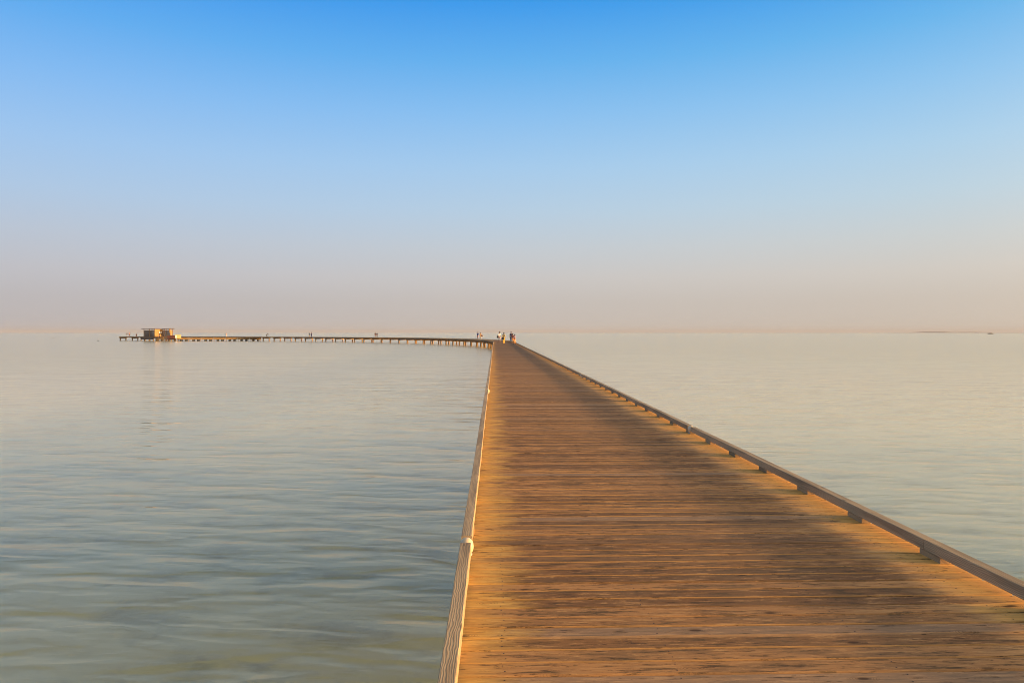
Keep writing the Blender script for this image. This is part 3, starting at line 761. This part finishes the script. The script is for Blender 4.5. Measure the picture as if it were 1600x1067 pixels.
BLACK = fabric('black_bag_fabric', (0.015, 0.014, 0.014)); BROWN = fabric('brown_bag_leather', (0.13, 0.06, 0.025))
# group at the bend
person(gp(780.5, 119), R(185), 'person in white shirt and pinkish shorts walking left of the one in yellow trousers', 1.80, 'white_shirt', (0.85, 0.82, 0.76), 'shorts', (0.62, 0.40, 0.34), 0.14, (12, 25), shorts=True)
bag_obj('bag', gp(777.6, 118.8) + Vector((0, 0, 0.72)), 0.2, BLACK, 'black bag hanging in the hand of the person in the white shirt', 'bag', (0.34, 0.16, 0.40), 0.10)
person(gp(787.3, 101.5), R(172), 'person in pale yellow top and bright yellow wide trousers with black hair', 1.66, 'pale_yellow_top', (0.55, 0.42, 0.17), 'trousers', (0.80, 0.48, 0.08), 0.16, (20, (35, 80)), long_hair=True)
bag_obj('bag', gp(785.2, 101.3) + Vector((0, 0, 0.62)), 0.3, BLACK, 'black bag at the side of the person in yellow trousers', 'bag', (0.36, 0.2, 0.42), 0.34)
person(gp(798.6, 119), R(10), 'tall person in dark navy clothes walking away beside the right kerb', 1.80, 'dark_navy', (0.025, 0.02, 0.06), 'trousers', (0.06, 0.09, 0.16), 0.12, (15, -15))
person(gp(801.2, 104), R(200), 'person in maroon top and orange trousers standing behind the one in pink', 1.50, 'maroon_top', (0.12, 0.035, 0.035), 'trousers', (0.60, 0.24, 0.05), 0.10, ((40, 95), 10))
person(gp(804.3, 99.5), R(95), 'small person in pink top and orange trousers at the right kerb', 1.44, 'pink_top', (0.50, 0.22, 0.21), 'trousers', (0.75, 0.32, 0.07), 0.15, ((25, 80), 20), long_hair=False)
def bp(px, off=0.0):
    s = s_at_px(px); return W(s, WID / 2 + off, 0.003)
person(bp(746.3), R(150), 'person in loose blue top with pinkish shorts on the bend of the pier', 1.78, 'blue_top', (0.03, 0.06, 0.22), 'shorts', (0.45, 0.22, 0.20), 0.12, (28, -25), shorts=True)
person(bp(750.9), R(200), 'person in tan clothes beside the one in blue on the bend', 1.66, 'tan_top', (0.45, 0.24, 0.09), 'trousers', (0.62, 0.42, 0.18), 0.10, (20, (20, 70)))
bag_obj('bag', bp(752.8) + Vector((0, 0, 0.75)), 0.4, BROWN, 'brown bag held out by the person in tan clothes', 'bag', (0.40, 0.2, 0.36), 0.12)
person(bp(586.2), R(190), 'slim dark clothed person, left one of the pair in the middle of the far pier', 1.74, 'dark_top', (0.05, 0.025, 0.04), 'shorts', (0.30, 0.18, 0.14), 0.12, (10, -10), shorts=True)
person(bp(589.5), R(170), 'dark clothed person, right one of the pair in the middle of the far pier', 1.62, 'black_top', (0.03, 0.015, 0.03), 'trousers', (0.05, 0.03, 0.05), 0.10, (25, 15))
person(bp(482.6), R(185), 'person in blue, left one of the blue clad pair on the far pier', 1.68, 'blue_shirt', (0.04, 0.09, 0.20), 'shorts', (0.35, 0.30, 0.28), 0.10, (10, 15), shorts=True)
person(bp(486.0), R(175), 'person all in dark blue, right one of the blue clad pair on the far pier', 1.78, 'deep_blue_top', (0.015, 0.03, 0.13), 'trousers', (0.02, 0.04, 0.14), 0.08, (10, -10))
person(bp(416.0), R(250), 'person in black bending forward on the far pier behind the pontoon end', 1.6, 'black_shirt', (0.02, 0.02, 0.02), 'trousers', (0.03, 0.03, 0.03), 0.12, (40, 50), bend=R(55))
person(bp(350.4, 1.2), R(180), 'lone person in pink and white above the golden pontoon', 1.6, 'light_pink_top', (0.80, 0.48, 0.42), 'trousers', (0.75, 0.60, 0.50), 0.10, (10, -10))
e1 = bp(197.6); e2 = bp(202.6); e3 = bp(209.8, 1.4)
person(e1, R(150), 'person in dark red top, leftmost of the three at the pier end', 1.75, 'dark_red_top', (0.06, 0.012, 0.010), 'shorts', (0.12, 0.04, 0.03), 0.10, (10, 20), shorts=True)
person(e2, R(210), 'person in pale pink top in the middle of the three at the pier end', 1.78, 'pale_pink_top', (0.55, 0.26, 0.22), 'shorts', (0.10, 0.025, 0.02), 0.10, (10, -20), shorts=True)
person(e3, R(200), 'person sitting at the pier edge nearest the hut', 1.70, 'grey_brown_top', (0.07, 0.035, 0.03), 'trousers', (0.12, 0.05, 0.04), 0.0, (30, 40), sit=True)
def lw(x, y, z=0.803):
    M = Matrix.Translation(land.location) @ Matrix.Rotation(LR, 4, 'Z'); return M @ Vector((x, y, z))
person(lw(-2.1, -0.4), R(160), 'person in grey standing on the low landing left of the others', 1.75, 'grey_top', (0.22, 0.17, 0.18), 'trousers', (0.06, 0.05, 0.06), 0.10, (10, 30))
person(lw(-0.7, 0.4), R(200), 'person in dark brown on the low landing below the hut', 1.70, 'dark_brown_top', (0.09, 0.05, 0.035), 'shorts', (0.22, 0.12, 0.08), 0.10, (20, -20), shorts=True)
person(lw(1.1, -0.3), R(140), 'person in black with bare legs on the right side of the low landing', 1.72, 'charcoal_top', (0.03, 0.03, 0.03), 'shorts', (0.03, 0.03, 0.03), 0.14, (30, 10), shorts=True)

# ------------------------------------------------------------------ boats, buoy, reef
def hull(mb, L_, Bm, Hh, mi=0):
    n = 15; V = []; F = []; q = 9
    for i in range(n):
        f = i / (n - 1); y = -L_ / 2 + L_ * f
        wd = Bm / 2 * (1 - max(0, (f - 0.45) / 0.55) ** 2.2) * (0.88 + 0.12 * min(1, f * 3)); sh = Hh * (1 + 0.45 * max(0, (f - 0.4) / 0.6) ** 2)
        for j in range(q):
            t = j / (q - 1) * math.pi - math.pi / 2
            x = math.sin(t) * max(wd, 0.01); z = -0.25 * Hh + (1 - math.cos(t)) * (sh + 0.25 * Hh)
            V.append((x, y, z))
    for i in range(n - 1):
        for j in range(q - 1): F.append((i * q + j, i * q + j + 1, (i + 1) * q + j + 1, (i + 1) * q + j))
    for i in range(n - 1): F.append((i * q + q - 1, i * q, (i + 1) * q, (i + 1) * q + q - 1))
    F.append(tuple(reversed(range(q))))
    mb.add(V, F, mi)
def boat(px, z, L_, rz, hullm, cabm, label):
    p = spot(px, z); b = tag(empty('boat', (p.x, p.y, 0), rz), label, 'boat')
    m_ = MB(); hull(m_, L_, L_ * 0.28, L_ * 0.13); m_.build('hull', hullm, b, False)
    c = MB(); w2 = L_ * 0.09; c.box(-w2, w2, -L_ * 0.22, L_ * 0.10, L_ * 0.135, L_ * 0.21); c.box(-w2 * 1.15, w2 * 1.15, -L_ * 0.25, L_ * 0.12, L_ * 0.211, L_ * 0.22); cab = c.build('cabin', cabm, b)
    c = MB(); c.cyl((0, 0), 0.05, 0.03, L_ * 0.221, L_ * 0.31, 8); c.build('mast', cabm, b)
    c = MB()
    for sx in (-1, 1): c.box(sx * w2 + (0.003 if sx > 0 else -0.02), sx * w2 + (0.02 if sx > 0 else -0.003), -L_ * 0.18, L_ * 0.06, L_ * 0.155, L_ * 0.19)
    c.build('window', MAT['glassdark'], cab)
MAT['darkhull'] = plain('dark_hull_paint', (0.06, 0.05, 0.05), 0.5, 0.1)
boat(1547.5, 1300, 10.5, R(88), MAT['darkhull'], plain('grey_cabin_paint', (0.22, 0.20, 0.19), 0.5, 0.1), 'small dark boat on the horizon near the right edge')
boat(1528.5, 2300, 8.0, R(70), MAT['white'], MAT['white'], 'tiny white boat on the horizon left of the dark boat')
p = spot(153, 257)
bu = tag(empty('buoy', (p.x, p.y, 0)), 'small dark round buoy floating left of the pier end', 'buoy')
m_ = MB(); m_.lathe([(0.05, -0.22), (0.16, -0.16), (0.24, 0.0), (0.22, 0.12), (0.15, 0.22), (0.08, 0.27)], n=18); m_.build('float', MAT['blackfloat'], bu, True)
m_ = MB(); m_.lathe([(0.05, 0.272), (0.05, 0.33), (0.02, 0.36)], n=10); m_.build('eyelet', MAT['lampbase'], bu)
MAT['reef'] = plain('wet_reef_rock', (0.07, 0.065, 0.06), 0.6, 0.3, 2)
def reef(px, z, ln, wd, ht, label):
    p = spot(px, z); V = []; F = []; n = 30; q = 9
    for i in range(n):
        f = i / (n - 1)
        for j in range(q):
            g = j / (q - 1); e = math.sin(math.pi * f) ** 0.6 * math.sin(math.pi * g) ** 0.7
            nz = noise.noise(Vector((i * 0.5, j * 0.6, px)))
            V.append((p.x - ln / 2 + ln * f, p.y - wd / 2 + wd * g + nz * 0.3, -0.25 + e * (ht + 0.25) * (0.75 + 0.6 * nz)))
    for i in range(n - 1):
        for j in range(q - 1): F.append((i * q + j, (i + 1) * q + j, (i + 1) * q + j + 1, i * q + j + 1))
    m_ = MB(); m_.add(V, F); tag(m_.build('reef_rock', MAT['reef']), label, 'rock')
reef(82, 378, 5.5, 2.5, 0.20, 'low dark rock just breaking the surface, left of the buoy')
# distant low coast on the right
MAT['coast'] = plain('dry_coast_ground', (0.24, 0.19, 0.15), 0.95, 0.15, 0.004)
def coast(pxa, pxb, z, hf, name):
    V = []; F = []; n = 90; q = 7
    a = spot(pxa, z); b = spot(pxb, z * 0.98)
    for i in range(n):
        f = i / (n - 1); c = a.lerp(b, f); hh = hf(f)
        for j in range(q):
            g = j / (q - 1)
            V.append((c.x, c.y - 300 + 600 * g, -1 + (hh + 1) * math.sin(math.pi * g) ** 0.5 if 0 < j < q - 1 else -1))
    for i in range(n - 1):
        for j in range(q - 1): F.append((i * q + j, (i + 1) * q + j, (i + 1) * q + j + 1, i * q + j + 1))
    m_ = MB(); m_.add(V, F); o = m_.build(name, MAT['coast'], None, True); tag(o, kind='structure')
def hf(f):
    env = min(1, f * 8) ** 0.7
    hump = 8 * math.exp(-((f - 0.16) / 0.035) ** 2) + 3 * math.exp(-((f - 0.30) / 0.06) ** 2)
    return env * (3.8 + hump + 3.0 * noise.noise(Vector((f * 14, 2, 5))))
coast(1400, 1760, 6500, hf, 'hills')

# ------------------------------------------------------------------ hazy air over the sea
hz_m = bpy.data.materials.new('dusty_haze'); hz_m.use_nodes = True; t = hz_m.node_tree; t.nodes.clear()
pv = N(t, 'ShaderNodeVolumePrincipled', inp={'Color': (0.53, 0.56, 0.62, 1), 'Density': 0.00009, 'Anisotropy': 0.0})
oo = N(t, 'ShaderNodeOutputMaterial'); L(t, pv.outputs[0], oo.inputs['Volume'])
m_ = MB(); m_.box(-15000, 15000, -15000, 15000, -4.0, 40.0); tag(m_.build('haze', hz_m), kind='stuff')
